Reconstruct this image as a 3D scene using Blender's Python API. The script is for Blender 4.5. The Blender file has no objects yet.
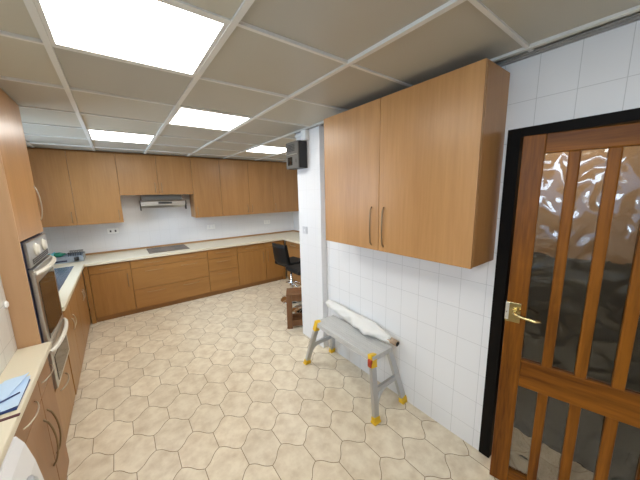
import bpy, bmesh, math, random
from mathutils import Vector, Matrix
random.seed(7)
PI = math.pi
C = bpy.context.scene.collection

# ------------------------------------------------------------------ materials
def nt(name):
    m = bpy.data.materials.new(name); m.use_nodes = True
    n = m.node_tree.nodes; l = m.node_tree.links
    b = n['Principled BSDF']
    return m, n, l, b

def plain(name, col, rough=.5, metal=0., spec=.5, coat=0., bump=0., bscale=80., emit=None, es=0.):
    m, n, l, b = nt(name)
    b.inputs['Base Color'].default_value = (*col, 1)
    b.inputs['Roughness'].default_value = rough
    b.inputs['Metallic'].default_value = metal
    b.inputs['Specular IOR Level'].default_value = spec
    b.inputs['Coat Weight'].default_value = coat
    tc = n.new('ShaderNodeTexCoord'); nz = n.new('ShaderNodeTexNoise')
    nz.inputs['Scale'].default_value = bscale; nz.inputs['Detail'].default_value = 3
    l.new(tc.outputs['Object'], nz.inputs['Vector'])
    mr = n.new('ShaderNodeMapRange'); mr.inputs['To Min'].default_value = max(0, rough-.06); mr.inputs['To Max'].default_value = min(1, rough+.06)
    l.new(nz.outputs['Fac'], mr.inputs['Value']); l.new(mr.outputs['Result'], b.inputs['Roughness'])
    if bump:
        bp = n.new('ShaderNodeBump'); bp.inputs['Strength'].default_value = bump; bp.inputs['Distance'].default_value = .004
        l.new(nz.outputs['Fac'], bp.inputs['Height']); l.new(bp.outputs['Normal'], b.inputs['Normal'])
    if emit:
        b.inputs['Emission Color'].default_value = (*emit, 1); b.inputs['Emission Strength'].default_value = es
    return m

def wood(name, c1, c2, axis='z', rough=.38, dens=9., contrast=1., spec=.5):
    m, n, l, b = nt(name)
    tc = n.new('ShaderNodeTexCoord'); oi = n.new('ShaderNodeObjectInfo')
    mul = n.new('ShaderNodeVectorMath'); mul.operation = 'MULTIPLY'
    comb = n.new('ShaderNodeCombineXYZ')
    for k in range(3): l.new(oi.outputs['Random'], comb.inputs[k])
    mul.inputs[1].default_value = (3.7, 5.3, 7.1)
    l.new(comb.outputs[0], mul.inputs[0])
    add = n.new('ShaderNodeVectorMath'); add.operation = 'ADD'
    l.new(tc.outputs['Object'], add.inputs[0]); l.new(mul.outputs[0], add.inputs[1])
    mp = n.new('ShaderNodeMapping')
    s = [dens, dens, dens]; s['xyz'.index(axis)] = dens*.07
    mp.inputs['Scale'].default_value = s
    l.new(add.outputs[0], mp.inputs['Vector'])
    n1 = n.new('ShaderNodeTexNoise'); n1.inputs['Scale'].default_value = 1.; n1.inputs['Detail'].default_value = 5; n1.inputs['Distortion'].default_value = .9
    n2 = n.new('ShaderNodeTexNoise'); n2.inputs['Scale'].default_value = 9.; n2.inputs['Detail'].default_value = 3
    l.new(mp.outputs[0], n1.inputs['Vector']); l.new(mp.outputs[0], n2.inputs['Vector'])
    mx = n.new('ShaderNodeMath'); mx.operation = 'MULTIPLY_ADD'; mx.inputs[1].default_value = .35
    l.new(n2.outputs['Fac'], mx.inputs[0])
    sc = n.new('ShaderNodeMath'); sc.operation = 'MULTIPLY'; sc.inputs[1].default_value = .65
    l.new(n1.outputs['Fac'], sc.inputs[0]); l.new(sc.outputs[0], mx.inputs[2])
    rp = n.new('ShaderNodeValToRGB')
    contrast *= .62
    rp.color_ramp.elements[0].position = .5-.18/contrast; rp.color_ramp.elements[0].color = (*c1, 1)
    rp.color_ramp.elements[1].position = .5+.18/contrast; rp.color_ramp.elements[1].color = (*c2, 1)
    l.new(mx.outputs[0], rp.inputs['Fac']); l.new(rp.outputs['Color'], b.inputs['Base Color'])
    b.inputs['Roughness'].default_value = rough; b.inputs['Specular IOR Level'].default_value = spec
    return m

def tile_mat(name, plane, w, h, o1, o2, col, grout, rough=.12, tint2=None):
    """glazed rectangular tiles on a wall; plane 'yz' or 'xz'"""
    m, n, l, b = nt(name)
    tc = n.new('ShaderNodeTexCoord'); sp = n.new('ShaderNodeSeparateXYZ'); cb = n.new('ShaderNodeCombineXYZ')
    l.new(tc.outputs['Object'], sp.inputs[0])
    def off(sock, o):
        a = n.new('ShaderNodeMath'); a.operation = 'ADD'; a.inputs[1].default_value = o
        l.new(sock, a.inputs[0]); return a.outputs[0]
    l.new(off(sp.outputs['Y' if plane == 'yz' else 'X'], -o1), cb.inputs[0]); l.new(off(sp.outputs['Z'], -o2), cb.inputs[1])
    br = n.new('ShaderNodeTexBrick'); br.offset = 0.; br.squash = 1.
    br.inputs['Scale'].default_value = 1.; br.inputs['Brick Width'].default_value = w; br.inputs['Row Height'].default_value = h
    br.inputs['Mortar Size'].default_value = .0016; br.inputs['Mortar Smooth'].default_value = .3; br.inputs['Bias'].default_value = 0
    br.inputs['Color1'].default_value = (*col, 1); br.inputs['Color2'].default_value = (*(tint2 or col), 1); br.inputs['Mortar'].default_value = (*grout, 1)
    l.new(cb.outputs[0], br.inputs['Vector']); l.new(br.outputs['Color'], b.inputs['Base Color'])
    nz = n.new('ShaderNodeTexNoise'); nz.inputs['Scale'].default_value = 9.; l.new(tc.outputs['Object'], nz.inputs['Vector'])
    ad = n.new('ShaderNodeMath'); ad.operation = 'MULTIPLY_ADD'; ad.inputs[1].default_value = -.8
    l.new(br.outputs['Fac'], ad.inputs[0]); l.new(nz.outputs['Fac'], ad.inputs[2])
    bp = n.new('ShaderNodeBump'); bp.inputs['Strength'].default_value = .22; bp.inputs['Distance'].default_value = .006
    l.new(ad.outputs[0], bp.inputs['Height']); l.new(bp.outputs['Normal'], b.inputs['Normal'])
    b.inputs['Roughness'].default_value = rough
    return m

def floor_mat():
    m, n, l, b = nt('ceramic_floor_tile')
    tc = n.new('ShaderNodeTexCoord'); ge = n.new('ShaderNodeNewGeometry')
    mul = n.new('ShaderNodeMath'); mul.operation = 'MULTIPLY'; mul.inputs[1].default_value = 37.
    l.new(ge.outputs['Random Per Island'], mul.inputs[0])
    nz = n.new('ShaderNodeTexNoise'); nz.noise_dimensions = '4D'; nz.inputs['Scale'].default_value = 11.; nz.inputs['Detail'].default_value = 4
    nz.inputs['Roughness'].default_value = .6
    l.new(tc.outputs['Object'], nz.inputs['Vector']); l.new(mul.outputs[0], nz.inputs['W'])
    rp = n.new('ShaderNodeValToRGB')
    e = rp.color_ramp.elements
    e[0].position = .3; e[0].color = (.62, .51, .36, 1)
    e[1].position = .62; e[1].color = (.80, .71, .55, 1)
    l.new(nz.outputs['Fac'], rp.inputs['Fac'])
    hs = n.new('ShaderNodeHueSaturation')
    mr = n.new('ShaderNodeMapRange'); mr.inputs['To Min'].default_value = .97; mr.inputs['To Max'].default_value = 1.07
    l.new(ge.outputs['Random Per Island'], mr.inputs['Value']); l.new(mr.outputs[0], hs.inputs['Value'])
    l.new(rp.outputs['Color'], hs.inputs['Color']); l.new(hs.outputs['Color'], b.inputs['Base Color'])
    n2 = n.new('ShaderNodeTexNoise'); n2.inputs['Scale'].default_value = 45.; l.new(tc.outputs['Object'], n2.inputs['Vector'])
    bp = n.new('ShaderNodeBump'); bp.inputs['Strength'].default_value = .12; bp.inputs['Distance'].default_value = .004
    l.new(n2.outputs['Fac'], bp.inputs['Height']); l.new(bp.outputs['Normal'], b.inputs['Normal'])
    b.inputs['Roughness'].default_value = .36
    return m

def ceil_mat():
    m, n, l, b = nt('ceiling_panel')
    tc = n.new('ShaderNodeTexCoord'); ge = n.new('ShaderNodeNewGeometry')
    rp = n.new('ShaderNodeValToRGB'); e = rp.color_ramp.elements
    e[0].color = (.44, .425, .375, 1); e[1].color = (.54, .51, .415, 1)
    l.new(ge.outputs['Random Per Island'], rp.inputs['Fac'])
    l.new(rp.outputs['Color'], b.inputs['Base Color'])
    n2 = n.new('ShaderNodeTexNoise'); n2.inputs['Scale'].default_value = 3.; l.new(tc.outputs['Object'], n2.inputs['Vector'])
    bp = n.new('ShaderNodeBump'); bp.inputs['Strength'].default_value = .15; bp.inputs['Distance'].default_value = .02
    l.new(n2.outputs['Fac'], bp.inputs['Height']); l.new(bp.outputs['Normal'], b.inputs['Normal'])
    b.inputs['Roughness'].default_value = .42
    return m

def textured_glass(name):
    """wavy patterned door glass, see-through and glossy"""
    m, n, l, b = nt(name)
    tc = n.new('ShaderNodeTexCoord')
    mp = n.new('ShaderNodeMapping'); mp.inputs['Scale'].default_value = (1, 1, .7)
    l.new(tc.outputs['Object'], mp.inputs['Vector'])
    nz = n.new('ShaderNodeTexNoise'); nz.inputs['Scale'].default_value = 9.; nz.inputs['Detail'].default_value = 1.
    l.new(mp.outputs[0], nz.inputs['Vector'])
    mxv = n.new('ShaderNodeMixRGB'); mxv.inputs['Fac'].default_value = .12
    l.new(mp.outputs[0], mxv.inputs['Color1']); l.new(nz.outputs['Color'], mxv.inputs['Color2'])
    vo = n.new('ShaderNodeTexVoronoi'); vo.feature = 'SMOOTH_F1'; vo.inputs['Scale'].default_value = 15.; vo.inputs['Smoothness'].default_value = .5
    l.new(mxv.outputs[0], vo.inputs['Vector'])
    bp = n.new('ShaderNodeBump'); bp.inputs['Strength'].default_value = .7; bp.inputs['Distance'].default_value = .014
    l.new(vo.outputs['Distance'], bp.inputs['Height'])
    gl = n.new('ShaderNodeBsdfGlossy'); gl.inputs['Roughness'].default_value = .04; gl.inputs['Color'].default_value = (.8, .85, .9, 1)
    tr = n.new('ShaderNodeBsdfRefraction'); tr.inputs['IOR'].default_value = 1.3; tr.inputs['Roughness'].default_value = .03; tr.inputs['Color'].default_value = (.62, .62, .60, 1)
    for q in (gl, tr): l.new(bp.outputs['Normal'], q.inputs['Normal'])
    fr = n.new('ShaderNodeFresnel'); fr.inputs['IOR'].default_value = 1.75
    l.new(bp.outputs['Normal'], fr.inputs['Normal'])
    mx = n.new('ShaderNodeMixShader'); l.new(fr.outputs[0], mx.inputs['Fac']); l.new(tr.outputs[0], mx.inputs[1]); l.new(gl.outputs[0], mx.inputs[2])
    l.new(mx.outputs[0], n['Material Output'].inputs['Surface'])
    return m

def clear_glass(name):
    m, n, l, b = nt(name)
    tr = n.new('ShaderNodeBsdfTransparent'); gl = n.new('ShaderNodeBsdfGlossy'); gl.inputs['Roughness'].default_value = .02
    fr = n.new('ShaderNodeFresnel'); fr.inputs['IOR'].default_value = 1.35
    mx = n.new('ShaderNodeMixShader'); l.new(fr.outputs[0], mx.inputs['Fac']); l.new(tr.outputs[0], mx.inputs[1]); l.new(gl.outputs[0], mx.inputs[2])
    l.new(mx.outputs[0], n['Material Output'].inputs['Surface'])
    return m

def emitter(name, col, s):
    m, n, l, b = nt(name)
    em = n.new('ShaderNodeEmission'); em.inputs['Color'].default_value = (*col, 1); em.inputs['Strength'].default_value = s
    l.new(em.outputs[0], n['Material Output'].inputs['Surface'])
    return m

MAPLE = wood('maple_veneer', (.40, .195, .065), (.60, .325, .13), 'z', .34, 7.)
MAPLE_DIM = wood('maple_veneer_far_dim', (.30, .14, .043), (.45, .23, .082), 'z', .36, 7.)  # same maple darkened for the weaker light at the far wall
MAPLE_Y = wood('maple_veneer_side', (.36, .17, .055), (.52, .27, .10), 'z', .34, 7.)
PANEL = wood('pale_maple_panel', (.56, .33, .17), (.66, .41, .23), 'z', .4, 5.)
OAKB = wood('oak_base_door', (.30, .135, .033), (.44, .215, .06), 'z', .36, 9.)
OAKBX = wood('oak_drawer_front', (.30, .135, .033), (.44, .215, .06), 'x', .36, 9.)
OAKBY = wood('oak_drawer_front_side', (.30, .145, .045), (.43, .225, .08), 'y', .36, 9.)
OAKBV = wood('oak_base_door_side', (.30, .145, .045), (.43, .225, .08), 'z', .36, 9.)
PLINTH = wood('oak_plinth', (.24, .105, .028), (.33, .16, .045), 'x', .45, 9.)
DOORW = wood('varnished_oak_door', (.105, .030, .002), (.27, .092, .007), 'z', .42, 11., 2.2, .22)
DOORWX = wood('varnished_oak_rail', (.105, .030, .002), (.27, .092, .007), 'x', .42, 11., 2.2, .22)
DARKW = wood('dark_stool_wood', (.13, .055, .020), (.26, .12, .048), 'z', .45, 12.)
TILEF = floor_mat()
GROUT = plain('floor_grout', (.30, .21, .12), .9)
TILE_R = tile_mat('white_wall_tile_right', 'yz', .1525, .2035, .657, .1365, (.82, .82, .825), (.60, .60, .60))
TILE_B = tile_mat('white_wall_tile_back', 'xz', .1525, .2035, .1, .1365, (.78, .78, .79), (.70, .70, .70))
TILE_P = tile_mat('white_pillar_tile', 'yz', .1525, .2035, .657, .1365, (.83, .83, .84), (.76, .76, .77))
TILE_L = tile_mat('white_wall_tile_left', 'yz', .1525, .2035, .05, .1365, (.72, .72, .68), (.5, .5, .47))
PLAST = plain('white_plaster', (.75, .74, .72), .7)
WHITEP = plain('white_plastic', (.90, .90, .88), .3)
SWITCHG = plain('grey_switch_plate', (.62, .62, .64), .35)
WHITEE = plain('white_enamel', (.85, .86, .88), .22, coat=.3)
CEILM = ceil_mat()
GRIDM = plain('white_ceiling_grid', (.74, .73, .69), .45)
TRIMG = plain('grey_edge_trim', (.30, .29, .27), .5)
WORK = plain('cream_worktop', (.76, .69, .53), .3, bscale=200)
STEEL = plain('brushed_steel', (.60, .59, .57), .3, 1.)
SINKM = plain('sink_steel_blue_reflection', (.40, .52, .74), .22, .9)  # blue of the reflected daylight is put into the steel colour
CHROME = plain('polished_chrome', (.75, .75, .76), .1, 1.)
BRONZE = plain('bronze_handle', (.30, .22, .13), .35, .85)
DULLH = plain('dull_brown_handle', (.42, .27, .13), .4, .4)
NICKEL = plain('satin_nickel', (.62, .57, .48), .3, .9)
BRASS = plain('polished_brass', (.75, .60, .28), .2, 1.)
CREAMH = plain('cream_handle', (.80, .76, .66), .3)
BLACK = plain('black_plastic', (.012, .012, .013), .4)
BLACKG = plain('black_glass', (.02, .016, .012), .07, spec=.3)
HOBG = plain('hob_ceramic', (.15, .11, .08), .4, spec=.3)
NAVY = plain('navy_edge', (.012, .018, .06), .4)
BLACKL = plain('black_leather', (.008, .0075, .0075), .5, spec=.25, bump=.15, bscale=150)
BLACKF = plain('black_painted_frame', (.006, .0045, .0035), .6, spec=.12)
ALU = plain('aluminium', (.55, .56, .57), .38, .9)
ALUT = plain('worn_aluminium_tread', (.60, .59, .56), .5, .7, bump=.4, bscale=120)
YELLOW = plain('yellow_plastic', (.80, .50, .02), .4)
RED = plain('red_plastic', (.45, .05, .02), .4)
PAPERW = plain('crumpled_white_wrap', (.80, .785, .74), .6, bump=1., bscale=28)
CARDB = plain('cardboard_core', (.42, .30, .20), .8)
DKHOLE = plain('dark_hole', (.02, .015, .012), .9)
PAPERB = plain('pale_blue_paper', (.58, .76, .98), .55)
FOLDER = plain('blue_folder', (.02, .05, .20), .4)
MAROON = plain('maroon_strip', (.09, .012, .02), .4)
TEAL = plain('cyan_cloth', (.20, .62, .75), .8)
GREEN = plain('green_plastic', (.01, .18, .12), .3)
TRAYM = plain('grey_blue_metal', (.36, .42, .50), .35, .5)
HALLT = plain('tan_hall_wall', (.44, .27, .14), .7)
HALLD = plain('dark_hall_tone', (.065, .055, .045), .6)
GREYB = plain('grey_brown_plastic', (.11, .10, .085), .4)
PGLASS = textured_glass('patterned_door_glass')
WGLASS = clear_glass('window_glass')
LEDM = emitter('led_diffuser', (1, .975, .925), 11.5)

# ------------------------------------------------------------------ mesh helpers
def box(bm, x0, x1, y0, y1, z0, z1, bev=0.):
    x0, x1 = sorted((x0, x1)); y0, y1 = sorted((y0, y1)); z0, z1 = sorted((z0, z1))
    r = bmesh.ops.create_cube(bm, size=1.)
    vs = r['verts']
    for v in vs:
        v.co = Vector(((x0+x1)/2+v.co.x*(x1-x0), (y0+y1)/2+v.co.y*(y1-y0), (z0+z1)/2+v.co.z*(z1-z0)))
    if bev:
        es = list({e for v in vs for e in v.link_edges})
        bmesh.ops.bevel(bm, geom=es, offset=bev, segments=2, affect='EDGES', profile=.6)
    return bm

def tube(bm, pts, r, seg=8, cap=True, flat=1.):
    pts = [Vector(p) for p in pts]; rings = []
    n = len(pts); up = None
    for i, p in enumerate(pts):
        t = (pts[min(i+1, n-1)]-pts[max(i-1, 0)]).normalized()
        if up is None:
            up = t.orthogonal().normalized()
        up = (up-t*up.dot(t)).normalized()
        sd = t.cross(up)
        rr = r[i] if isinstance(r, (list, tuple)) else r
        rings.append([bm.verts.new(p+(up*math.cos(2*PI*k/seg)+sd*math.sin(2*PI*k/seg)*flat)*rr) for k in range(seg)])
    for a, b in zip(rings, rings[1:]):
        for k in range(seg):
            f = bm.faces.new((a[k], a[(k+1) % seg], b[(k+1) % seg], b[k])); f.smooth = True
    if cap:
        bm.faces.new(rings[0][::-1]); bm.faces.new(rings[-1])
    return bm

def bar(bm, p, q, w, d, side):
    """rectangular bar from p to q; side = direction of the width w"""
    p, q = Vector(p), Vector(q); t = (q-p).normalized(); s = Vector(side); s = (s-t*s.dot(t)).normalized(); o = t.cross(s)
    A = [[bm.verts.new(c+s*(a*w/2)+o*(b*d/2)) for a, b in ((-1, -1), (1, -1), (1, 1), (-1, 1))] for c in (p, q)]
    for k in range(4): bm.faces.new((A[0][k], A[0][(k+1) % 4], A[1][(k+1) % 4], A[1][k]))
    bm.faces.new(A[0][::-1]); bm.faces.new(A[1])
    return bm

def lathe(bm, prof, cx=0, cy=0, seg=28):
    rings = []
    for r, z in prof:
        rings.append([bm.verts.new((cx+r*math.cos(2*PI*k/seg), cy+r*math.sin(2*PI*k/seg), z)) for k in range(seg)])
    for a, b in zip(rings, rings[1:]):
        for k in range(seg):
            f = bm.faces.new((a[k], a[(k+1) % seg], b[(k+1) % seg], b[k])); f.smooth = True
    bm.faces.new(rings[0][::-1]); bm.faces.new(rings[-1])
    return bm

def prism(bm, poly, axis, a0, a1):
    """extrude a 2-D polygon along axis; poly coords are the two other axes in order"""
    def P(u, v, a):
        return {'x': (a, u, v), 'y': (u, a, v), 'z': (u, v, a)}[axis]
    A = [bm.verts.new(P(u, v, a0)) for u, v in poly]; B = [bm.verts.new(P(u, v, a1)) for u, v in poly]
    n = len(poly)
    for k in range(n): bm.faces.new((A[k], A[(k+1) % n], B[(k+1) % n], B[k]))
    bm.faces.new(A[::-1]); bm.faces.new(B)
    return bm

def bow(bm, p, q, out, h, r, seg=8, n=14, power=.55):
    """bow handle from p to q bulging towards out"""
    p, q, out = Vector(p), Vector(q), Vector(out)
    pts = [p+(q-p)*(i/n)+out*(h*max(0, math.sin(PI*i/n))**power) for i in range(n+1)]
    return tube(bm, pts, r, seg)

def link(name, bm, mat, loc=None):
    if loc is not None: bmesh.ops.translate(bm, verts=bm.verts, vec=-Vector(loc))
    bmesh.ops.recalc_face_normals(bm, faces=bm.faces)
    me = bpy.data.meshes.new(name); bm.to_mesh(me); bm.free()
    for mm in (mat if isinstance(mat, (list, tuple)) else [mat]): me.materials.append(mm)
    o = bpy.data.objects.new(name, me); C.objects.link(o)
    return o

def struct(name, bm, mat, parent=None):
    o = link(name, bm, mat)
    if parent: o.parent = parent
    else: o['kind'] = 'structure'
    return o

class Thing:
    """an Empty at the thing's base; parts are built in world coordinates unless local"""
    def __init__(s, name, label, cat, loc=(0, 0, 0), rotz=0., group=None, local=False, kind=None):
        s.o = bpy.data.objects.new(name, None); C.objects.link(s.o); s.o.empty_display_size = .05
        s.o.location = loc; s.o.rotation_euler = (0, 0, rotz); s.loc = loc; s.local = local
        s.o['label'] = label; s.o['category'] = cat
        if group: s.o['group'] = group
        if kind: s.o['kind'] = kind
    def part(s, name, bm, mat, parent=None, label=None):
        o = link(name, bm, mat, None if s.local else s.loc); o.parent = parent or s.o
        if label: o['label'] = label
        return o

def single(name, bm, mat, label, cat, loc, group=None):
    o = link(name, bm, mat, loc); o.location = loc; o['label'] = label; o['category'] = cat
    if group: o['group'] = group
    return o

N = bmesh.new

# ------------------------------------------------------------------ key dimensions (metres)
XR = 1.75; ZC = 2.388; YB = 5.415; XL = -1.08; XA = 3.28; YF = -1.5; PX = 1.685; PY0 = 2.235; PY1 = 2.66
ZW = .863; WT = .038

# ------------------------------------------------------------------ floor: wavy-edged long hexagon tiles
def wavy(p, q, n=9, amp=.006):
    p, q = Vector(p), Vector(q); d = q-p; nrm = Vector((-d.y, d.x)).normalized()
    return [p+d*(i/n)+nrm*(amp*math.sin(2*PI*i/n)) for i in range(n)]

def floor_mesh():
    bm = N()
    hx, hy, top = .1175, .0735, .173
    px, py = .235, .2465
    for j in range(-14, 16):
        for i in range(-9, 13):
            cx = .727+px*i+(.1175 if j % 2 else 0); cy = 1.80-py*j
            if not (XL-.1 < cx < XA+.2 and YF-.1 < cy < YB+.2): continue
            V = [(0, top), (hx, hy), (hx, -hy), (0, -top), (-hx, -hy), (-hx, hy)]
            pl = []
            pl += wavy(V[0], V[1], amp=.006)
            pl += [Vector(V[1])]
            pl += wavy(V[2], V[3], amp=-.006)
            pl += wavy(V[3], V[4], amp=.006)
            pl += [Vector(V[4])]
            pl += wavy(V[5], V[0], amp=-.006)
            s = 1-.0022/.125
            vs = [bm.verts.new((cx+p.x*s, cy+p.y*s, 0)) for p in pl]
            f = bm.faces.new(vs); f.material_index = 0
    g = [bm.verts.new(c) for c in ((XL-.2, YF-.2, -.0016), (XA+.3, YF-.2, -.0016), (XA+.3, YB+.3, -.0016), (XL-.2, YB+.3, -.0016))]
    f = bm.faces.new(g); f.material_index = 1
    for f in bm.faces:
        f.normal_update()
        if f.normal.z < 0: f.normal_flip()
    me = bpy.data.meshes.new('floor'); bm.to_mesh(me); bm.free()
    me.materials.append(TILEF); me.materials.append(GROUT)
    o = bpy.data.objects.new('floor', me); C.objects.link(o); o['kind'] = 'structure'
floor_mesh()

# ------------------------------------------------------------------ walls
FY0, FY1, FZ = -.285, .615, 2.04          # door frame outer
bm = N()
box(bm, XR, XR+.12, FY1, PY1, 0, ZC+.05)                 # tiled wall between door and pillar
box(bm, XR, XR+.12, FY0, FY1, FZ, ZC+.05)                # over the door
box(bm, XR, XR+.12, YF, FY0, 0, ZC+.05)
struct('wall_right', bm, TILE_R)
struct('wall_pillar', box(N(), PX, XR+.02, PY0, PY1+.002, 0, ZC+.05, .006), TILE_P)
struct('wall_alcove', box(N(), XR+.12, XA+.1, PY1-.1, PY1, 0, ZC+.05), PLAST)
struct('wall_alcove_right', box(N(), XA, XA+.1, PY1, YB+.1, 0, ZC+.05), TILE_R)
struct('wall_back', box(N(), XL-.1, XA+.1, YB, YB+.1, 0, ZC+.05), TILE_B)
W1 = (-1.0, 1.2, 1.36, 2.2); W2 = (3.2, 4.7, 1.12, 2.2)
bm = N()
def lw(y0, y1, z0, z1): box(bm, XL-.1, XL, y0, y1, z0, z1)
lw(YF, W1[0], 0, ZC+.05); lw(W1[0], W1[1], 0, W1[2]); lw(W1[0], W1[1], W1[3], ZC+.05)
lw(W1[1], W2[0], 0, ZC+.05); lw(W2[0], W2[1], 0, W2[2]); lw(W2[0], W2[1], W2[3], ZC+.05); lw(W2[1], YB, 0, ZC+.05)
struct('wall_left', bm, TILE_L)
struct('wall_front', box(N(), XL-.1, XR+.12, YF-.1, YF, 0, ZC+.05), PLAST)
# boxed-out tiled ledge behind the near worktop, below the window
struct('wall_ledge', box(N(), XL, -.56, YF, 2.235, ZW+.001, 1.332, .004), TILE_L)
# hall behind the glazed door
bm = N(); box(bm, 3.0, 3.1, YF, PY1-.1, 1.15, ZC+.05); box(bm, XR+.12, 3.1, YF-.1, YF, 1.15, ZC+.05)
struct('wall_hall', bm, HALLT)
bm = N(); box(bm, 2.98, 3.1, YF, PY1-.1, 0, 1.15); box(bm, XR+.12, 3.1, YF-.1, YF+.02, 0, 1.15)
struct('wall_hall_lower', bm, HALLD)  # dark lower band, made up to darken the view through the panes
struct('floor_hall_darkening', box(N(), 2.15, 2.98, YF+.02, PY1-.1, .0005, .006), HALLD)  # dark sheet added so the bottom door panes look darker

def window(n, w):
    y0, y1, z0, z1 = w
    bm = N(); t = .05
    for a in ((y0, y1, z0, z0+t), (y0, y1, z1-t, z1), (y0, y0+t, z0, z1), (y1-t, y1, z0, z1), ((y0+y1)/2-t/2, (y0+y1)/2+t/2, z0, z1), (y0, y1, z1-.38, z1-.33)):
        box(bm, XL-.08, XL-.03, *a)
    f = struct('window_%d' % n, bm, WHITEP)
    link('pane', box(N(), XL-.058, XL-.052, y0+.03, y1-.03, z0+.03, z1-.03), WGLASS).parent = f
    link('window_sill', box(N(), XL-.03, XL+.03, y0-.03, y1+.03, z0-.03, z0, .005), WHITEP).parent = f
window(1, W1); window(2, W2)

# ------------------------------------------------------------------ ceiling: lay-in panels, grid, light panels
GX, GY, GP, GPY = -.154, 1.137, .606, .603
def cell(i, j): return GX+GP*i, GX+GP*(i+1), GY+GPY*j, GY+GPY*(j+1)
lights = [(0, 0), (1, 2), (0, 4), (3, 4), (0, -3)]  # last panel is unseen, added to light the near part of the room
bm = N(); box(bm, XL-.1, XA+.1, YF-.1, YB+.1, ZC+.03, ZC+.08)
for i in range(-2, 6):
    for j in range(-5, 8):
        if (i, j) in lights: continue
        x0, x1, y0, y1 = cell(i, j)
        y1c = min(y1, YB); x0 = max(x0, XL); x1 = min(x1, XA)
        if y1c-y0 < .05 or x1-x0 < .05: continue
        a = .004
        zz = [ZC+random.uniform(.001, .012) for _ in range(4)]; mid = ZC+random.uniform(-.002, .006)
        c = [bm.verts.new(p) for p in ((x0+a, y0+a, zz[0]), (x1-a, y0+a, zz[1]), (x1-a, y1c-a, zz[2]), (x0+a, y1c-a, zz[3]))]
        m_ = bm.verts.new(((x0+x1)/2, (y0+y1c)/2, mid))
        for k in range(4):
            f = bm.faces.new((c[(k+1) % 4], c[k], m_)); f.smooth = True
struct('ceiling', bm, CEILM)
bm = N()
for i in range(-1, 6):
    x = GX+GP*i
    if x < XA: box(bm, x-.013, x+.013, YF, YB-.33, ZC-.006, ZC+.012)
for j in range(-4, 8):
    y = GY+GPY*j
    if y < YB-.33:
        for i in range(-2, 6):
            x0, x1 = max(XL, GX+GP*i+.013), min(XA, GX+GP*(i+1)-.013)
            if x1 > x0: box(bm, x0, x1, y-.009, y+.009, ZC-.004, ZC+.012)
struct('trim_1', bm, GRIDM)
bm = N()
box(bm, XR-.022, XR, YF, PY0, ZC-.012, ZC, .002); box(bm, XR-.042, XR-.026, YF, PY0, ZC-.006, ZC, .002)
box(bm, PX-.022, PX, PY0, PY1, ZC-.012, ZC, .002)
struct('trim_2', bm, TRIMG)
LN = ['largest square light panel in the ceiling, nearest the camera', 'square ceiling light panel second nearest the camera, right of the middle ceiling bar',
      'small looking ceiling light panel above the cooker hood end of the room', 'ceiling light panel furthest right, beside the unit on the pillar',
      'unseen ceiling light panel added behind the camera']
for (i, j), lb in zip(lights, LN):
    x0, x1, y0, y1 = cell(i, j)
    t = Thing('ceiling_light', lb, 'light', ((x0+x1)/2, (y0+y1)/2, ZC), group='square ceiling light panels')
    bm = N()
    for a in ((x0+.014, x1-.014, y0+.010, y0+.028), (x0+.014, x1-.014, y1-.028, y1-.010), (x0+.014, x0+.03, y0+.028, y1-.028), (x1-.03, x1-.014, y0+.028, y1-.028)):
        box(bm, *a, ZC-.003, ZC+.02)
    t.part('frame', bm, GRIDM)
    t.part('diffuser', box(N(), x0+.03, x1-.03, y0+.028, y1-.028, ZC+.0, ZC+.015), LEDM)

# ------------------------------------------------------------------ cabinets
def handle_v_x(x, y, z0, z1, out=1, h=.032, r=.0055):    # vertical bow on an x-facing front
    return bow(N(), (x, y, z0), (x, y, z1), (out, 0, 0), h, r)
def handle_v_y(x, y, z0, z1, h=.032, r=.005):            # vertical bow on a (-y)-facing front
    return bow(N(), (x, y, z0), (x, y, z1), (0, -1, 0), h, r)
def handle_h_y(x0, x1, y, z, h=.03, r=.005):
    return bow(N(), (x0, y, z), (x1, y, z), (0, -1, 0), h, r)
def handle_h_x(y0, y1, x, z, h=.032, r=.005):
    return bow(N(), (x, y0, z), (x, y1, z), (1, 0, 0), h, r)

# big wall cabinet over the step stool
XC = 1.463; Y0, YS, Y1, Z0, Z1 = .631, 1.268, 1.875, 1.315, 2.331
t = Thing('wall_cabinet', 'large two-door maple wall cabinet on the white tiled wall beside the glazed door', 'cabinet', (XR, (Y0+Y1)/2, Z0))
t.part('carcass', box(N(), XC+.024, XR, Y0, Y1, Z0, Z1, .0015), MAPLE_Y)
for a, b, hy in ((Y0, YS-.0015, YS-.045), (YS+.0015, Y1, YS+.065)):
    d = t.part('door', box(N(), XC, XC+.02, a, b, Z0-.004, Z1, .003), MAPLE)
    t.part('handle', bow(N(), (XC, hy, 1.345), (XC, hy, 1.622), (-1, 0, 0), .02, .005, power=.25), BRONZE, d)

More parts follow.
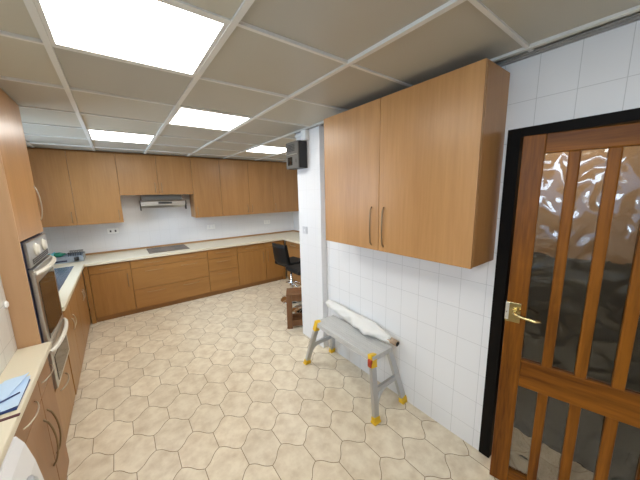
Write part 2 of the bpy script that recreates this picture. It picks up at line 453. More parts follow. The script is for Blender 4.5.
# back wall cabinets
YU = 5.075
ups = [(-1.05, -.462, 1.358, 'far left maple wall cabinet above the dish tray in the corner', 'r'),
       (-.462, .069, 1.358, 'maple wall cabinet left of the cooker hood, above the double socket', 'r'),
       (.069, .58, 1.762, 'short maple cabinet above the left half of the cooker hood', 'r'),
       (.58, 1.09, 1.762, 'short maple cabinet above the right half of the cooker hood', 'l'),
       (1.09, 1.56, 1.353, 'tall maple wall cabinet directly right of the cooker hood', 'l'),
       (1.56, 2.095, 1.353, 'second tall maple wall cabinet right of the cooker hood', 'r'),
       (2.095, 2.605, 1.353, 'third tall maple wall cabinet right of the cooker hood', 'l'),
       (2.605, 3.25, 1.353, 'tall maple wall cabinet at the far right, next to the white pillar', 'l')]
for x0, x1, z0, lb, side in ups:
    t = Thing('wall_cabinet', lb, 'cabinet', ((x0+x1)/2, YB, z0), group='maple cabinets along the far wall')
    t.part('carcass', box(N(), x0+.001, x1-.001, YU+.022, YB, z0, ZC-.024, .0015), MAPLE_Y)
    d = t.part('door', box(N(), x0+.002, x1-.002, YU, YU+.02, z0-.003, ZC-.026, .003), MAPLE_DIM)
    hx = x1-.045 if side == 'r' else x0+.045
    t.part('handle', handle_v_y(hx, YU, z0+.035, z0+.185, .028, .0045), BRONZE, d)
struct('trim_3', box(N(), XL, XA, YU+.03, YB, ZC-.023, ZC-.001), PLINTH)

# back base units
YD = 4.717; ZT = ZW-WT-.012; ZP = .075
def base_back(x0, x1, lb, kind):
    t = Thing('base_cabinet', lb, 'cabinet', ((x0+x1)/2, YB-.3, 0), group='oak base cabinets along the far wall')
    t.part('carcass', box(N(), x0+.001, x1-.001, YD+.022, YB-.01, ZP, ZW-WT-.001, .001), OAKB)
    t.part('plinth', box(N(), x0, x1, YD+.03, YD+.05, .001, ZP), PLINTH)
    def drawer(z0, z1, two=False):
        d = t.part('drawer', box(N(), x0+.003, x1-.003, YD, YD+.02, z0, z1, .003), OAKBX)
        w = x1-x0
        sp = [(.27, .12), (.73, .12)] if two else [(.5, .12)]
        for c_, hw in sp:
            t.part('handle', handle_h_y(x0+w*c_-hw, x0+w*c_+hw, YD, z1-min(.06, (z1-z0)*.5), .02, .004), DULLH, d)
    if kind == 'door_l' or kind == 'door_r':
        drawer(.70, ZT)
        d = t.part('door', box(N(), x0+.003, x1-.003, YD, YD+.02, ZP, .695, .003), OAKB)
        hx = x1-.05 if kind == 'door_r' else x0+.05
        t.part('handle', handle_v_y(hx, YD, .44, .64, .02, .004), BRONZE, d)
    elif kind == 'wide':
        drawer(.70, ZT, True); drawer(.372, .695, True); drawer(ZP, .367, True)
    else:
        drawer(.66, ZT); drawer(.445, .655); drawer(ZP, .44)
base_back(-.405, .063, 'oak base cabinet with drawer over door nearest the left corner', 'door_r')
base_back(.063, 1.136, 'wide oak unit of deep drawers under the hob', 'wide')
base_back(1.136, 1.65, 'oak three-drawer unit right of the wide hob drawers', 'three')
base_back(1.65, 2.2, 'oak base cabinet with drawer over door behind the bar stools, left one', 'door_r')
base_back(2.2, 2.575, 'narrow oak base cabinet beside the right inner corner, behind the bar stool backrest', 'door_l')

def base_side(y0, y1, xf, out, lb, handle_far, group, ztop=None, plain_door=False):
    t = Thing('base_cabinet', lb, 'cabinet', (xf-out*.3, (y0+y1)/2, 0), group=group)
    back = XL+.01 if out > 0 else XA-.01
    t.part('carcass', box(N(), xf-out*.022, back, y0+.001, y1-.001, ZP, ztop or ZW-WT-.001, .001), OAKBV)
    t.part('plinth', box(N(), xf-out*.03, xf-out*.05, y0, y1, .001, ZP), PLINTH)
    zd = ZT
    if not plain_door:
        d = t.part('drawer', box(N(), xf, xf-out*.02, y0+.003, y1-.003, .70, ZT, .003), OAKBY)
        t.part('handle', bow(N(), (xf, (y0+y1)/2-.1, .755), (xf, (y0+y1)/2+.1, .755), (out, 0, 0), .03, .005), NICKEL, d)
        zd = .695
    d = t.part('door', box(N(), xf, xf-out*.02, y0+.003, y1-.003, ZP, zd, .003), OAKBV)
    hy = y1-.05 if handle_far else y0+.05
    t.part('handle', bow(N(), (xf, hy, .50), (xf, hy, .62), (out, 0, 0), .018, .004), NICKEL, d)
G = 'oak base cabinets along the left wall under the sink'
base_side(2.905, 3.36, -.46, 1, 'oak sink base cabinet directly beyond the tall oven housing', True, G, .68, True)
base_side(3.36, 3.82, -.46, 1, 'second oak base cabinet beyond the oven housing, under the sink', False, G, .68, True)
base_side(3.82, 4.28, -.46, 1, 'third oak base cabinet beyond the oven housing, near the left corner', True, G, .68, True)
base_side(4.28, 4.66, -.46, 1, 'last oak base cabinet of the left run, touching the corner', False, G, .68, True)
G = 'oak base cabinets of the right worktop leg'
base_side(4.1, 4.66, 2.62, -1, 'oak base cabinet facing left beside the right inner corner', True, G)
base_side(3.5, 4.1, 2.62, -1, 'oak base cabinet facing left behind the bar stool seats', False, G)
bm = N(); box(bm, -.458, -.407, YD+.002, YD+.06, .001, ZW-WT-.002); box(bm, 2.577, 2.62, YD+.002, YD+.06, .001, ZW-WT-.002)
struct('trim_4', bm, OAKB)

# worktops
SX0, SX1, SY0, SY1 = -.96, -.535, 3.18, 4.63
bm = N()
z0, z1 = ZW-WT, ZW
box(bm, XL+.001, XA-.001, 4.69, YB-.001, z0, z1, .006)
box(bm, XL+.001, SX0, 2.905, 4.692, z0, z1, .003); box(bm, SX1, -.432, 2.905, 4.70, z0, z1, .008)
box(bm, SX0-.002, SX1+.003, 2.905, SY0, z0, z1, .002); box(bm, SX0-.002, SX1+.003, SY1, 4.692, z0, z1, .002)
box(bm, 2.575, XA-.001, PY1+.002, 4.70, z0, z1, .008)
wt = single('worktop', bm, WORK, 'cream laminate worktop running round the far end of the kitchen', 'worktop', (1.1, 5.05, ZW-WT))
bm = N(); box(bm, XL+.002, XA-.016, YB-.018, YB-.001, ZW, ZW+.028, .003); box(bm, XA-.018, XA-.002, PY1+.01, YB-.018, ZW, ZW+.028, .003)
u = link('upstand', bm, wood('oak_upstand', (.34, .18, .07), (.46, .26, .11), 'x', .4), (1.1, 5.05, ZW-WT)); u.parent = wt; u['label'] = 'thin oak edging strip along the wall'

# sink
t = Thing('kitchen_sink', 'steel sink and drainer set into the left worktop beyond the oven, coloured blue for the reflected window light', 'sink', ((SX0+SX1)/2, (SY0+SY1)/2, ZW))
bm = N()
bx0, bx1, by0, by1 = SX0+.05, SX1-.04, 3.26, 3.66
for a in ((SX0-.006, bx0, SY0-.006, SY1+.006), (bx1, SX1+.006, SY0-.006, SY1+.006), (bx0, bx1, SY0-.006, by0), (bx0, bx1, by1, SY1+.006)):
    box(bm, *a, ZW-.003, ZW+.003, .0008)
t.part('drainer_top', bm, SINKM)
bm = N()
b = [Vector(p) for p in ((bx0, by0), (bx1, by0), (bx1, by1), (bx0, by1))]
q = [Vector(p) for p in ((bx0+.03, by0+.03), (bx1-.03, by0+.03), (bx1-.03, by1-.03), (bx0+.03, by1-.03))]
A = [bm.verts.new((p.x, p.y, ZW)) for p in b]; B = [bm.verts.new((p.x, p.y, ZW-.14)) for p in q]
for k in range(4): bm.faces.new((A[k], A[(k+1) % 4], B[(k+1) % 4], B[k]))
bm.faces.new(B)
t.part('bowl', bm, SINKM)
bm = N()
for k in range(7): box(bm, SX0+.1+k*.04, SX0+.112+k*.04, 3.78, 4.52, ZW+.003, ZW+.006, .001)
t.part('drainer_rib', bm, SINKM)

# hob
t = Thing('hob', 'dark ceramic hob set in the far worktop below the cooker hood', 'hob', (.61, 5.1, ZW))
t.part('glass_top', box(N(), .322, .9, 4.84, 5.345, ZW+.0005, ZW+.007, .003), HOBG)
for k, (cx, cy, r) in enumerate(((.46, 4.97, .09), (.76, 4.97, .075), (.46, 5.22, .075), (.76, 5.22, .09))):
    t.part('cooking_zone', lathe(N(), [(r, ZW+.007), (r, ZW+.0078), (r-.004, ZW+.008)], cx, cy, 32), plain('zone_grey', (.09, .07, .055), .4, spec=.3))
# cooker hood
t = Thing('cooker_hood', 'slim stainless visor cooker hood under the short cabinets', 'cooker hood', (.62, YB, 1.6))
prof = [(5.10, 1.555), (5.06, 1.59), (5.06, 1.655), (5.085, 1.668), (YB-.001, 1.668), (YB-.001, 1.555)]
t.part('body', prism(N(), prof, 'x', .312, .945), STEEL)
t.part('control_panel', box(N(), .55, .745, 5.054, 5.061, 1.612, 1.646, .002), BLACK, None, 'black control strip on the hood front')
for x in (.30, .946):
    t.part('end_bracket', box(N(), x, x+.014, 5.065, 5.12, 1.515, 1.66, .002), BLACK)
t.part('duct_shadow_plate', box(N(), .34, .92, 5.16, YB-.005, 1.668, 1.758, .002), GREYB)  # coloured dark to stand in for the shadow above the hood

# dish tray, bottle, cloth
t = Thing('dish_rack', 'grey dish rack tray in the far left worktop corner', 'dish rack', (-.7, 5.07, ZW))
bm = N()
tx0, tx1, ty0, ty1 = -1.0, -.45, 4.93, 5.26
box(bm, tx0, tx1, ty0, ty1, ZW+.001, ZW+.012, .003)
box(bm, tx0, tx1, ty0, ty0+.012, ZW+.012, ZW+.085, .003); box(bm, tx0, tx1, ty1-.012, ty1, ZW+.012, ZW+.085, .003)
box(bm, tx0, tx0+.012, ty0+.012, ty1-.012, ZW+.012, ZW+.085, .003); box(bm, tx1-.012, tx1, ty0+.012, ty1-.012, ZW+.012, ZW+.085, .003)
t.part('tray', bm, TRAYM)
t.part('front_slot', box(N(), -.93, -.62, ty0-.003, ty0, ZW+.02, ZW+.038), NAVY)
t.part('drain_spout', lathe(N(), [(.026, ZW+.02), (.026, ZW+.065), (.018, ZW+.07)], -.52, ty0-.012, 16), BLACK)
bm = N()
for k in range(8):
    x = -.60+k*.018
    tube(bm, [(x, ty0+.01, ZW+.085), (x, ty0+.06, ZW+.125), (x, ty1-.06, ZW+.125), (x, ty1-.01, ZW+.085)], .003, 6)
tube(bm, [(-.61, ty0+.06, ZW+.125), (-.46, ty0+.06, ZW+.125)], .003, 6); tube(bm, [(-.61, ty1-.06, ZW+.125), (-.46, ty1-.06, ZW+.125)], .003, 6)
t.part('wire_rack', bm, BLACK)
bm = N(); tube(bm, [(-.74, 4.965, ZW+.119), (-.73, 4.965, ZW+.119), (-.68, 4.965, ZW+.121), (-.66, 4.965, ZW+.121), (-.64, 4.965, ZW+.124), (-.625, 4.965, ZW+.124)], [.02, .032, .032, .024, .012, .011], 16)
single('green_bottle', bm, GREEN, 'small green bottle lying on the dish rack', 'bottle', (-.7, 4.965, ZW+.086))
bm = N()
bmesh.ops.create_grid(bm, x_segments=14, y_segments=10, size=.5)
for v in bm.verts:
    x, y = v.co.x, v.co.y
    v.co = Vector((-.87+x*.22, 5.06+y*.3, ZW+.112+.018*math.sin(x*9)*math.cos(y*7)+.012*math.sin(y*13)))
cl = single('dish_cloth', bm, TEAL, 'light cyan cloth heaped on the left of the dish rack', 'cloth', (-.9, 5.08, ZW+.09))
cl.modifiers.new('thick', 'SOLIDIFY').thickness = .006

# sockets
def socket(x, z, lb, dark):
    t = Thing('wall_socket', lb, 'socket', (x, YB, z))
    t.part('plate', box(N(), x-.073, x+.073, YB-.011, YB-.0005, z-.043, z+.043, .004), WHITEP)
    for s in (-1, 1):
        t.part('outlet', box(N(), x+s*.032-.011, x+s*.032+.011, YB-.013, YB-.0105, z-.018, z+.012, .001), BLACK if dark else GREYB if False else (BLACK if dark else WHITEE))
        t.part('rocker', box(N(), x+s*.03-.007, x+s*.03+.007, YB-.0145, YB-.0105, z+.02, z+.036, .001), WHITEE)
socket(-.085, 1.205, 'white double socket with dark outlets left of the cooker hood', True)
socket(1.42, 1.135, 'white double socket on the backsplash right of the hob', False)
socket(2.6, 1.135, 'white double socket on the backsplash near the right corner', False)
t = Thing('light_switch', 'small white switch on the pillar above the bar stools', 'switch', (PX, 2.53, 1.32))
t.part('plate', box(N(), PX-.010, PX-.0003, 2.49, 2.575, 1.277, 1.362, .004), SWITCHG)
t.part('rocker', box(N(), PX-.015, PX-.010, 2.525, 2.54, 1.305, 1.335, .001), WHITEE)

# ------------------------------------------------------------------ left run: tall oven housing
XT = -.465; TY0, TY1 = 2.24, 2.90
t = Thing('tall_oven_housing', 'tall maple oven housing at the left edge with a pale side panel', 'cabinet', (-.77, 2.57, 0))
t.part('side_panel', box(N(), XL+.005, XT, TY0, TY0+.018, .001, ZC-.004, .001), PANEL, None, 'pale side panel facing the camera')
t.part('side_panel', box(N(), XL+.005, XT-.02, TY1-.018, TY1, .001, ZC-.004, .001), OAKBV)
bm = N()
for z in (.1, .475, 1.475, ZC-.024): box(bm, XL+.005, XT-.022, TY0+.018, TY1-.018, z, z+.018)
box(bm, XL+.005, XL+.015, TY0+.018, TY1-.018, .001, ZC-.03)
t.part('shelf_board', bm, OAKBV)
d = t.part('door', box(N(), XT-.02, XT, TY0+.019, TY1-.001, 1.485, ZC-.006, .003), MAPLE)
t.part('handle', bow(N(), (XT, 2.865, 1.57), (XT, 2.865, 1.82), (1, 0, 0), .022, .004), NICKEL, d)
d = t.part('drawer', box(N(), XT-.02, XT, TY0+.019, TY1-.001, .08, .47, .003), OAKBV)
t.part('handle', bow(N(), (XT, 2.46, .40), (XT, 2.70, .40), (1, 0, 0), .03, .005), NICKEL, d)
t.part('plinth', box(N(), XT-.06, XT-.04, TY0+.018, TY1-.018, .001, .079), PLINTH)

# built-in double oven
OY0, OY1 = TY0+.022, TY1-.022
t = Thing('double_oven', 'stainless built-in double oven in the tall housing at left', 'oven', (-.75, 2.57, .5))
bm = N(); box(bm, XL+.03, XT-.006, OY0, OY1, .496, 1.472)
t.part('body', bm, NAVY, None, 'dark casing seen as a blue-black edge')
t.part('control_panel', box(N(), XT-.005, XT+.012, OY0+.05, OY1, 1.315, 1.47, .003), STEEL)
for k, y in enumerate((2.50, 2.73)):
    bm = N(); tube(bm, [(XT+.012, y, 1.405), (XT+.018, y, 1.405), (XT+.02, y, 1.405), (XT+.03, y, 1.405)], [.042, .042, .034, .03], 20)
    t.part('knob', bm, CREAMH)
bm = N()
for k in range(3): box(bm, XT+.012, XT+.015, 2.38, 2.84, 1.326+k*.012, 1.332+k*.012)
t.part('vent_slot', bm, BLACK)
def oven_door(z0, z1, gz0, gz1, hz):
    d = t.part('oven_door', box(N(), XT-.005, XT+.022, OY0+.05, OY1, z0, z1, .005), STEEL)
    t.part('door_glass', box(N(), XT+.022, XT+.025, OY0+.1, OY1-.05, gz0, gz1, .001), BLACKG, d)
    y0, y1 = OY0+.035, OY1+.02
    pts = [(XT+.022+.034*math.sin(PI*i/18)**.6 if 0 < i < 18 else XT+.022, y0+(y1-y0)*i/18, hz) for i in range(19)]
    t.part('handle', tube(N(), pts, .009, 10, flat=1.5), CREAMH, d)
oven_door(.785, 1.305, .83, 1.215, 1.28)
oven_door(.50, .775, .53, .70, .765)

# near base cabinets, worktop, washing machine
XN = -.447
def near_unit(y0, y1, lb, hy, dy0, dy1):
    t = Thing('base_cabinet', lb, 'cabinet', (XN-.3, (y0+y1)/2, 0), group='near base cabinets at the left edge')
    t.part('carcass', box(N(), XL+.01, XN-.022, y0+.001, y1-.001, ZP, ZW-WT-.001, .001), OAKBV)
    t.part('plinth', box(N(), XN-.023, XN-.04, y0, y1, .001, ZP), PLINTH)
    d = t.part('drawer', box(N(), XN-.02, XN, y0+.003, y1-.003, .66, ZW-WT-.006, .003), NEARW)
    t.part('handle', handle_h_x(dy0, dy1, XN, .722, .03, .0035), NICKEL, d)
    d = t.part('door', box(N(), XN-.02, XN, y0+.003, y1-.003, .012, .655, .003), NEARW)
    t.part('handle', bow(N(), (XN, hy, .27), (XN, hy, .56), (1, 0, 0), .034, .0048), BRONZE, d)
NEARW = wood('brown_oak_near', (.27, .125, .048), (.36, .18, .075), 'z', .4, 8.)
near_unit(1.96, 2.235, 'brown drawer-over-door base cabinet against the oven housing', 2.005, 2.01, 2.222)
near_unit(1.515, 1.96, 'brown drawer-over-door base cabinet beside the white washing machine', 1.912, 1.63, 1.84)
bm = N()
box(bm, XL+.001, -.418, YF, 2.238, z0, z1, .009)
wn = single('worktop', bm, WORK, 'cream worktop along the near left edge holding the blue papers', 'worktop', (-.75, .4, z0))
o = link('joint_strip', box(N(), -.559, -.413, 1.508, 1.524, ZW-.0005, ZW+.003, .001), MAROON, (-.75, .4, z0)); o.parent = wn
o['label'] = 'dark maroon joint strip across the worktop'

t = Thing('washing_machine', 'white washing machine under the worktop in the bottom left corner', 'washing machine', (-.72, 1.17, 0))
t.part('body', box(N(), XL+.02, -.445, .87, 1.455, .01, .818, .008), WHITEE)
prof = [(-.445, .03), (-.405, .03), (-.38, .35), (-.372, .55), (-.385, .68), (-.402, .77), (-.42, .812), (-.445, .818)]
f = t.part('front_panel', prism(N(), prof, 'y', .872, 1.455), WHITEE)
bm = N(); tube(bm, [(-.389, 1.345, .66), (-.376, 1.345, .662), (-.374, 1.345, .662), (-.366, 1.345, .663)], [.034, .034, .026, .024], 20)
t.part('dial', bm, plain('grey_dial', (.42, .44, .47), .3), f)
bm = N(); tube(bm, [(-.39, 1.16, .38), (-.368, 1.16, .38), (-.36, 1.16, .38)], [.19, .19, .15], 32)
t.part('porthole_door', bm, CHROME, f)

# papers and folder on the near worktop
fo = single('folder', box(N(), -.60+.045, -.430, 1.558, 1.79, ZW+.0005, ZW+.008, .002), FOLDER, 'dark blue folder lying under the pale papers on the near worktop', 'folder', (-.49, 1.67, ZW))
def sheet(name, lb, cx, cy, w, h, rz, z, curl):
    bm = N(); bmesh.ops.create_grid(bm, x_segments=10, y_segments=10, size=.5)
    for v in bm.verts:
        x, y = v.co.x, v.co.y
        v.co = Vector((x*w, y*h, curl*(x+.5)**2*(.5+y)+.002*math.sin(x*7+y*5)+.002))
    o = link(name, bm, PAPERB); o.location = (cx, cy, z); o.rotation_euler = (0, 0, rz)
    o['label'] = lb; o['category'] = 'paper'; o['group'] = 'pale blue papers on the near worktop'
    o.modifiers.new('thick', 'SOLIDIFY').thickness = .0015
    return o
sheet('paper_sheet', 'pale blue paper sheet lowest in the pile on the near worktop', -.494, 1.690, .128, .25, .03, ZW+.0095, .0)
sheet('paper_sheet', 'pale blue paper sheet on top of the pile, with lifted corner', -.498, 1.735, .09, .17, -.25, ZW+.0145, .018)
bm = N(); tube(bm, [(-.53, 1.60, 0), (-.44, 1.665, 0)], .0035, 8)
bmesh.ops.translate(bm, verts=bm.verts, vec=(0, 0, ZW+.0185))
single('pen', bm, FOLDER, 'thin dark pen lying on the pale blue papers', 'pen', (-.485, 1.63, ZW+.016))
# plain round white disc at the ledge corner
bm = N(); tube(bm, [(-.5595, 2.2, 1.15), (-.554, 2.2, 1.15), (-.548, 2.2, 1.15), (-.546, 2.2, 1.15)], [.022, .022, .014, .004], 20)
single('wall_disc', bm, WHITEP, 'small round white disc on the tiled ledge by the oven housing', 'disc', (-.56, 2.2, 1.15))

# ------------------------------------------------------------------ pillar unit and box
t = Thing('electrical_unit', 'black and grey electrical unit mounted high on the white pillar', 'appliance', (PX, 2.57, 2.0))
t.part('casing', box(N(), 1.585, PX-.001, 2.45, 2.70, 1.995, 2.272, .006), BLACK)
t.part('front_panel', box(N(), 1.570, 1.584, 2.452, 2.698, 1.997, 2.27, .004), GREYB, None, 'grey brown front panel')
bm = N(); box(bm, 1.566, 1.571, 2.47, 2.68, 2.135, 2.145, .001); t.part('trim_bar', bm, CHROME)
bm = N()
for k in range(5): box(bm, 1.567, 1.571, 2.52, 2.66, 2.175+k*.015, 2.183+k*.015)
t.part('grille', bm, BLACK)
t.part('display_window', box(N(), 1.567, 1.571, 2.57, 2.66, 2.03, 2.115, .001), BLACKG)
t.part('dial', box(N(), 1.562, 1.571, 2.49, 2.53, 2.05, 2.09, .004), GREYB)
t = Thing('junction_box', 'small white box above the black unit at the pillar top', 'junction box', (PX, 2.45, 2.33))
t.part('housing', box(N(), PX-.045, PX-.0005, 2.41, 2.50, 2.275, ZC-.013, .006), WHITEP)
t.part('conduit', box(N(), PX-.022, PX-.0005, 2.502, 2.655, 2.335, 2.357, .003), WHITEP)

# ------------------------------------------------------------------ glazed door and its frame
bm = N()
box(bm, XR-.006, XR+.125, .553, FY1, 0, FZ, .002); box(bm, XR-.006, XR+.125, FY0, FY0+.035, 0, FZ, .002)
box(bm, XR-.006, XR+.125, FY0+.035, .553, 1.992, FZ, .002)
struct('trim_5', bm, BLACKF)
DW, DT = .757, .04
fe = Vector((1.63, .505)); du = Vector((.2225, -.975)).normalized()
rot = math.atan2(du.y, du.x)
t = Thing('door_1', 'varnished oak door with patterned glass panes, standing ajar at right', 'door', (fe.x, fe.y, 0), rot, local=True, kind='structure')
# local x along the door from the free edge, local y = +: away from the camera side (normal faces -y)
def dbox(x0, x1, z0, z1, bev=.004, y0=0, y1=DT): return box(N(), x0, x1, y0, y1, z0, z1, bev)
DZ0, DZ1 = .008, 1.978
panes_x = [(.09+k*.1255, .09+k*.1255+.083) for k in range(5)]
t.part('stile', dbox(0, .088, DZ0, DZ1), DOORW); t.part('stile', dbox(DW-.088, DW, DZ0, DZ1), DOORW)
t.part('rail', dbox(.0882, DW-.0882, 1.89, DZ1), DOORWX); t.part('rail', dbox(.0882, DW-.0882, .66, .815), DOORWX); t.part('rail', dbox(.0882, DW-.0882, DZ0, .11), DOORWX)
for za, zb in ((.815, 1.89), (.11, .66)):
    for k in range(4):
        t.part('mullion', dbox(panes_x[k][1], panes_x[k+1][0], za-.001, zb+.001, .006), DOORW)
    for k in range(5):
        a, b_ = panes_x[k]
        t.part('glass_pane', box(N(), a-.006, b_+.006, .016, .022, za-.006, zb+.006), PGLASS)
lp = t.part('latch_plate', box(N(), .0, .064, -.004, .001, 1.02, 1.128, .001), BRASS)
t.part('edge_plate', box(N(), -.003, .014, -.006, DT*.6, 1.03, 1.125, .001), plain('pale_steel', (.8, .78, .7), .3, .7), lp)
bm = N(); tube(bm, [(.04, -.004, 1.088), (.04, -.02, 1.088)], [.014, .011], 16); t.part('rose', bm, BRASS, lp)
bm = N(); tube(bm, [(.04, -.018, 1.086), (.04, -.042, 1.084), (.052, -.052, 1.08), (.09, -.054, 1.073), (.125, -.054, 1.068), (.15, -.05, 1.072)], [.008, .008, .0085, .008, .008, .0065], 10)
t.part('lever_handle', bm, BRASS, lp)

# ------------------------------------------------------------------ step stool
def stepstool():
    zt = .48; x0, x1, y0, y1 = 1.43, 1.665, 1.275, 2.035
    t = Thing('step_platform', 'folding aluminium work platform with yellow corners against the tiled wall', 'step stool', (1.55, 1.66, 0))
    bm = N(); box(bm, x0, x1, y0, y1, zt-.012, zt, .003)
    for k in range(9): box(bm, x0+.012+k*.025, x0+.02+k*.025, y0+.01, y1-.01, zt, zt+.003, .001)
    box(bm, x0, x0+.014, y0, y1, zt-.045, zt-.01, .002); box(bm, x1-.014, x1, y0, y1, zt-.045, zt-.01, .002)
    box(bm, x0+.014, x1-.014, y0, y0+.014, zt-.04, zt-.01, .002); box(bm, x0+.014, x1-.014, y1-.014, y1, zt-.04, zt-.01, .002)
    t.part('deck', bm, wood('worn_tread', (.40, .40, .39), (.70, .69, .66), 'y', .5, 13.))
    for ex, (xa, xf) in enumerate(((x0+.018, 1.385), (x1-.018, 1.722))):
        for ya, yf in ((y0+.02, 1.195), (y1-.02, 2.125)):
            top = Vector((xa, ya, zt-.03)); ft = Vector((xf, yf, .012))
            lg = t.part('leg', bar(N(), top, ft, .05, .028, (1, 0, 0)), ALU)
            d = (ft-top).normalized()
            bm = N(); bar(bm, ft-d*.034, ft+d*.004, .058, .036, (1, 0, 0)); box(bm, xf-.034, xf+.024 if ex else xf+.034, yf-.024, yf+.024, .0005, .016, .004)
            t.part('foot_cap', bm, YELLOW, lg)
            s = -1 if ya < 1.6 else 1
            if ex: continue
            bm = N(); bar(bm, top-d*.04, top+d*.06, .056, .04, (1, 0, 0)); t.part('corner_bracket', bm, YELLOW, lg)
            if s < 0 and ex == 0:
                bm = N(); box(bm, xa-.042, xa-.022, ya-.024, ya+.012, zt-.08, zt-.02, .004); t.part('release_catch', bm, RED, lg)
    for ya, yf in ((y0+.02, 1.195), (y1-.02, 2.125)):
        k = .52
        a = Vector((x0+.018, ya, zt-.03)).lerp(Vector((1.385, yf, .012)), k); b = Vector((x1-.018, ya, zt-.03)).lerp(Vector((1.722, yf, .012)), k)
        t.part('cross_bar', bar(N(), a, b, .04, .022, (0, 0, 1)), ALU)
        s = 1 if ya < 1.6 else -1
        # curved brace from low on the front leg up to the cross bar
        p0 = Vector((x0+.018, ya, zt-.03)).lerp(Vector((1.385, yf, .012)), .80)+Vector((.015, s*.0, 0)); p2 = a.lerp(b, .62)+Vector((0, 0, -.012)); p1 = Vector((1.44, (p0.y+p2.y)/2, .225))
        pts = [p0*(1-u)**2+p1*2*u*(1-u)+p2*u*u for u in [i/10 for i in range(11)]]
        t.part('brace', tube(N(), pts, .009, 8, flat=1.6), ALU)
    return t
stepstool()
# wrapped roll on the platform
t = Thing('wrapped_roll', 'white crumpled roll with brown cardboard core lying along the step platform', 'roll', (1.63, 1.65, .485))
A = Vector((1.69, 2.13, .57)); B = Vector((1.662, 1.225, .53))
n = 46; seg = 22; bm = N(); rings = []
dv = (B-A).normalized(); up = Vector((0, 0, 1)); sd = dv.cross(up).normalized(); up = sd.cross(dv)
rnd = random.Random(3)
for i in range(n+1):
    u = i/n; c = A.lerp(B, u*.93)
    r = .040+.014*min(1, u*2)
    if u > .80: r = .054-.029*(u-.80)/.20
    ring = []
    for k in range(seg):
        a = 2*PI*k/seg
        rr = r*(1+.10*math.sin(3*a+u*11)+.07*math.sin(5*a-u*29)+.04*math.sin(2*a+u*23)+.05*rnd.uniform(-1, 1))
        ex = 1.0
        if .45 < u < .86 and math.cos(a) > .1 and math.sin(a) < .35: ex = 1.+.75*min(1, (u-.45)*9, (.86-u)*9)+.12*math.sin(u*37)      # loose flap of wrapping
        ring.append(bm.verts.new(c+sd*(math.cos(a)*rr*ex)+up*(math.sin(a)*rr)))
    rings.append(ring)
for a, b in zip(rings, rings[1:]):
    for k in range(seg):
        f = bm.faces.new((a[k], a[(k+1) % seg], b[(k+1) % seg], b[k])); f.smooth = True
bm.faces.new(rings[0][::-1]); bm.faces.new(rings[-1])
t.part('wrapping', bm, PAPERW)
bm = N(); tube(bm, [A.lerp(B, .88), A.lerp(B, 1.0)], .024, 18); t.part('cardboard_core', bm, CARDB)
bm = N(); tube(bm, [A.lerp(B, .999), A.lerp(B, 1.003)], .018, 18); t.part('core_hole', bm, DKHOLE)

# ------------------------------------------------------------------ bar stools and the small wooden stool
def bar_stool(loc, rz, lb):
    t = Thing('bar_stool', lb, 'bar stool', loc, rz, 'black bar stools by the pillar', local=True)
    t.part('base', lathe(N(), [(.195, .002), (.195, .008), (.17, .018), (.06, .035), (.03, .06)], seg=36), CHROME)
    t.part('post', lathe(N(), [(.03, .05), (.03, .36), (.019, .365), (.019, .6)], seg=20), CHROME)
    bm = N(); pts = [(.03*0+.15*math.cos(a), .15*math.sin(a), .26) for a in [PI*.5-PI*1*i/14+0 for i in range(15)]]
    tube(bm, [(0, .025, .28)]+pts+[(0, -.025, .28)], .009, 8); t.part('footrest', bm, CHROME)
    bm = N(); box(bm, -.19, .2, -.195, .195, .605, .675, .03); t.part('seat', bm, BLACKL)
    # backrest: curved pad rising from the back of the seat (local -x)
    bm = N(); prof = []
    R_, n_ = .46, 12
    rows = [(.63, -.175), (.70, -.20), (.80, -.215), (.90, -.225), (.965, -.235)]
    ft, bk = [], []
    for z, x in rows:
        rowf, rowb = [], []
        w = .185 if z < .9 else .175
        for k in range(n_+1):
            y = -w+2*w*k/n_; cx = x+.9*y*y
            rowf.append(bm.verts.new((cx+.022, y, z))); rowb.append(bm.verts.new((cx-.022, y, z)))
        ft.append(rowf); bk.append(rowb)
    for S, fl in ((ft, 0), (bk, 1)):
        for a, b in zip(S, S[1:]):
            for k in range(n_):
                bm.faces.new((a[k], a[k+1], b[k+1], b[k])).smooth = True
    for k in range(n_):
        bm.faces.new((ft[0][k], ft[0][k+1], bk[0][k+1], bk[0][k])); bm.faces.new((ft[-1][k], ft[-1][k+1], bk[-1][k+1], bk[-1][k]))
    for a in range(len(rows)-1):
        for k in (0, n_): bm.faces.new((ft[a][k], ft[a+1][k], bk[a+1][k], bk[a][k]))
    t.part('backrest', bm, BLACKL)
    return t
bar_stool((2.16, 3.70, 0), .1, 'black bar stool with its backrest turned left, further from the pillar')
bar_stool((2.10, 3.24, 0), PI, 'black bar stool half hidden behind the pillar edge')

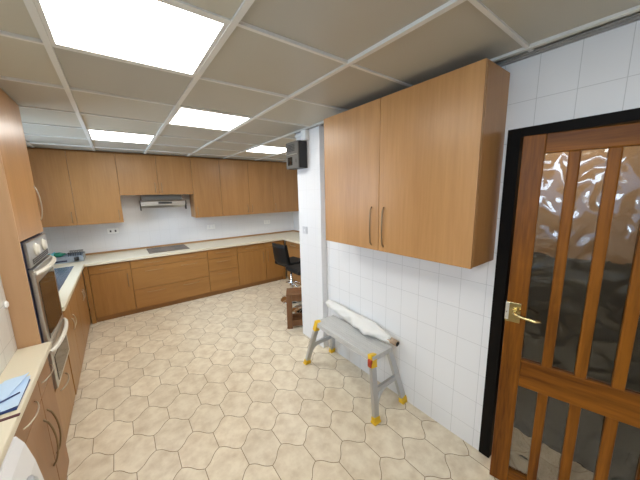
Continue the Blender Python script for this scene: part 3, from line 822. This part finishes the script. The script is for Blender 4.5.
t = Thing('wooden_stool', 'low dark wooden stool standing behind the foot of the pillar', 'stool', (1.80, 2.885, 0), -.55, local=True)
for sx in (-.14, .14):
    for sy in (-.09, .09):
        t.part('leg', box(N(), sx-.034, sx+.034, sy-.03, sy+.03, .0005, .45, .004), DARKW)
    t.part('end_rail', box(N(), sx-.02, sx+.02, -.059, .059, .05, .11, .003), DARKW)
for sy in (-.09, .09):
    t.part('side_rail', box(N(), -.105, .105, sy-.018, sy+.018, .03, .11, .003), DARKW)
    t.part('top_rail', box(N(), -.105, .105, sy-.018, sy+.018, .37, .45, .003), DARKW)
bm = N()
for k in range(2): box(bm, -.174, .174, -.122+k*.125, -.122+k*.125+.119, .4505, .47, .004)
t.part('seat', bm, DARKW)

# ------------------------------------------------------------------ lights
def area(name, loc, rot, sx, sy, power, col):
    ld = bpy.data.lights.new(name, 'AREA'); ld.shape = 'RECTANGLE'; ld.size = sx; ld.size_y = sy; ld.energy = power; ld.color = col
    o = bpy.data.objects.new(name, ld); C.objects.link(o); o.location = loc; o.rotation_euler = rot
    return o
# daylight outside the two windows
area('window_daylight', (XL-.35, (W1[0]+W1[1])/2, 2.25), (0, -PI/2+.55, 0), .9, 2.2, 60, (.70, .85, 1.))
area('window_daylight', (XL-.35, (W2[0]+W2[1])/2, 1.85), (0, -PI/2+.15, 0), 1.0, 1.5, 55, (.58, .78, 1.))
area('hall_fill_light', (2.45, .6, 2.33), (0, 0, 0), .4, .4, 16, (1., .87, .7))  # unseen light, added so the tan hall wall shows through the glass

w = bpy.data.worlds.new('World'); bpy.context.scene.world = w; w.use_nodes = True
bg = w.node_tree.nodes['Background']; bg.inputs['Color'].default_value = (.50, .72, 1., 1); bg.inputs['Strength'].default_value = 1.6

# ------------------------------------------------------------------ camera
cam = bpy.data.cameras.new('camera'); co = bpy.data.objects.new('camera', cam); C.objects.link(co)
cam.sensor_fit = 'HORIZONTAL'; cam.sensor_width = 36.; cam.lens = 36*269.8/640; cam.clip_start = .02
rgt = Vector((.79914, -.60077, -.02110)); upv = Vector((.11870, .12329, .98525)); fwd = Vector((.58930, .78986, -.16984))
M = Matrix((rgt, upv, -fwd)).transposed().to_4x4(); M.translation = Vector((0, 0, 1.724))
co.matrix_world = M
sc = bpy.context.scene; sc.camera = co
sc.view_settings.view_transform = 'Standard'; sc.view_settings.look = 'None'; sc.view_settings.exposure = .3
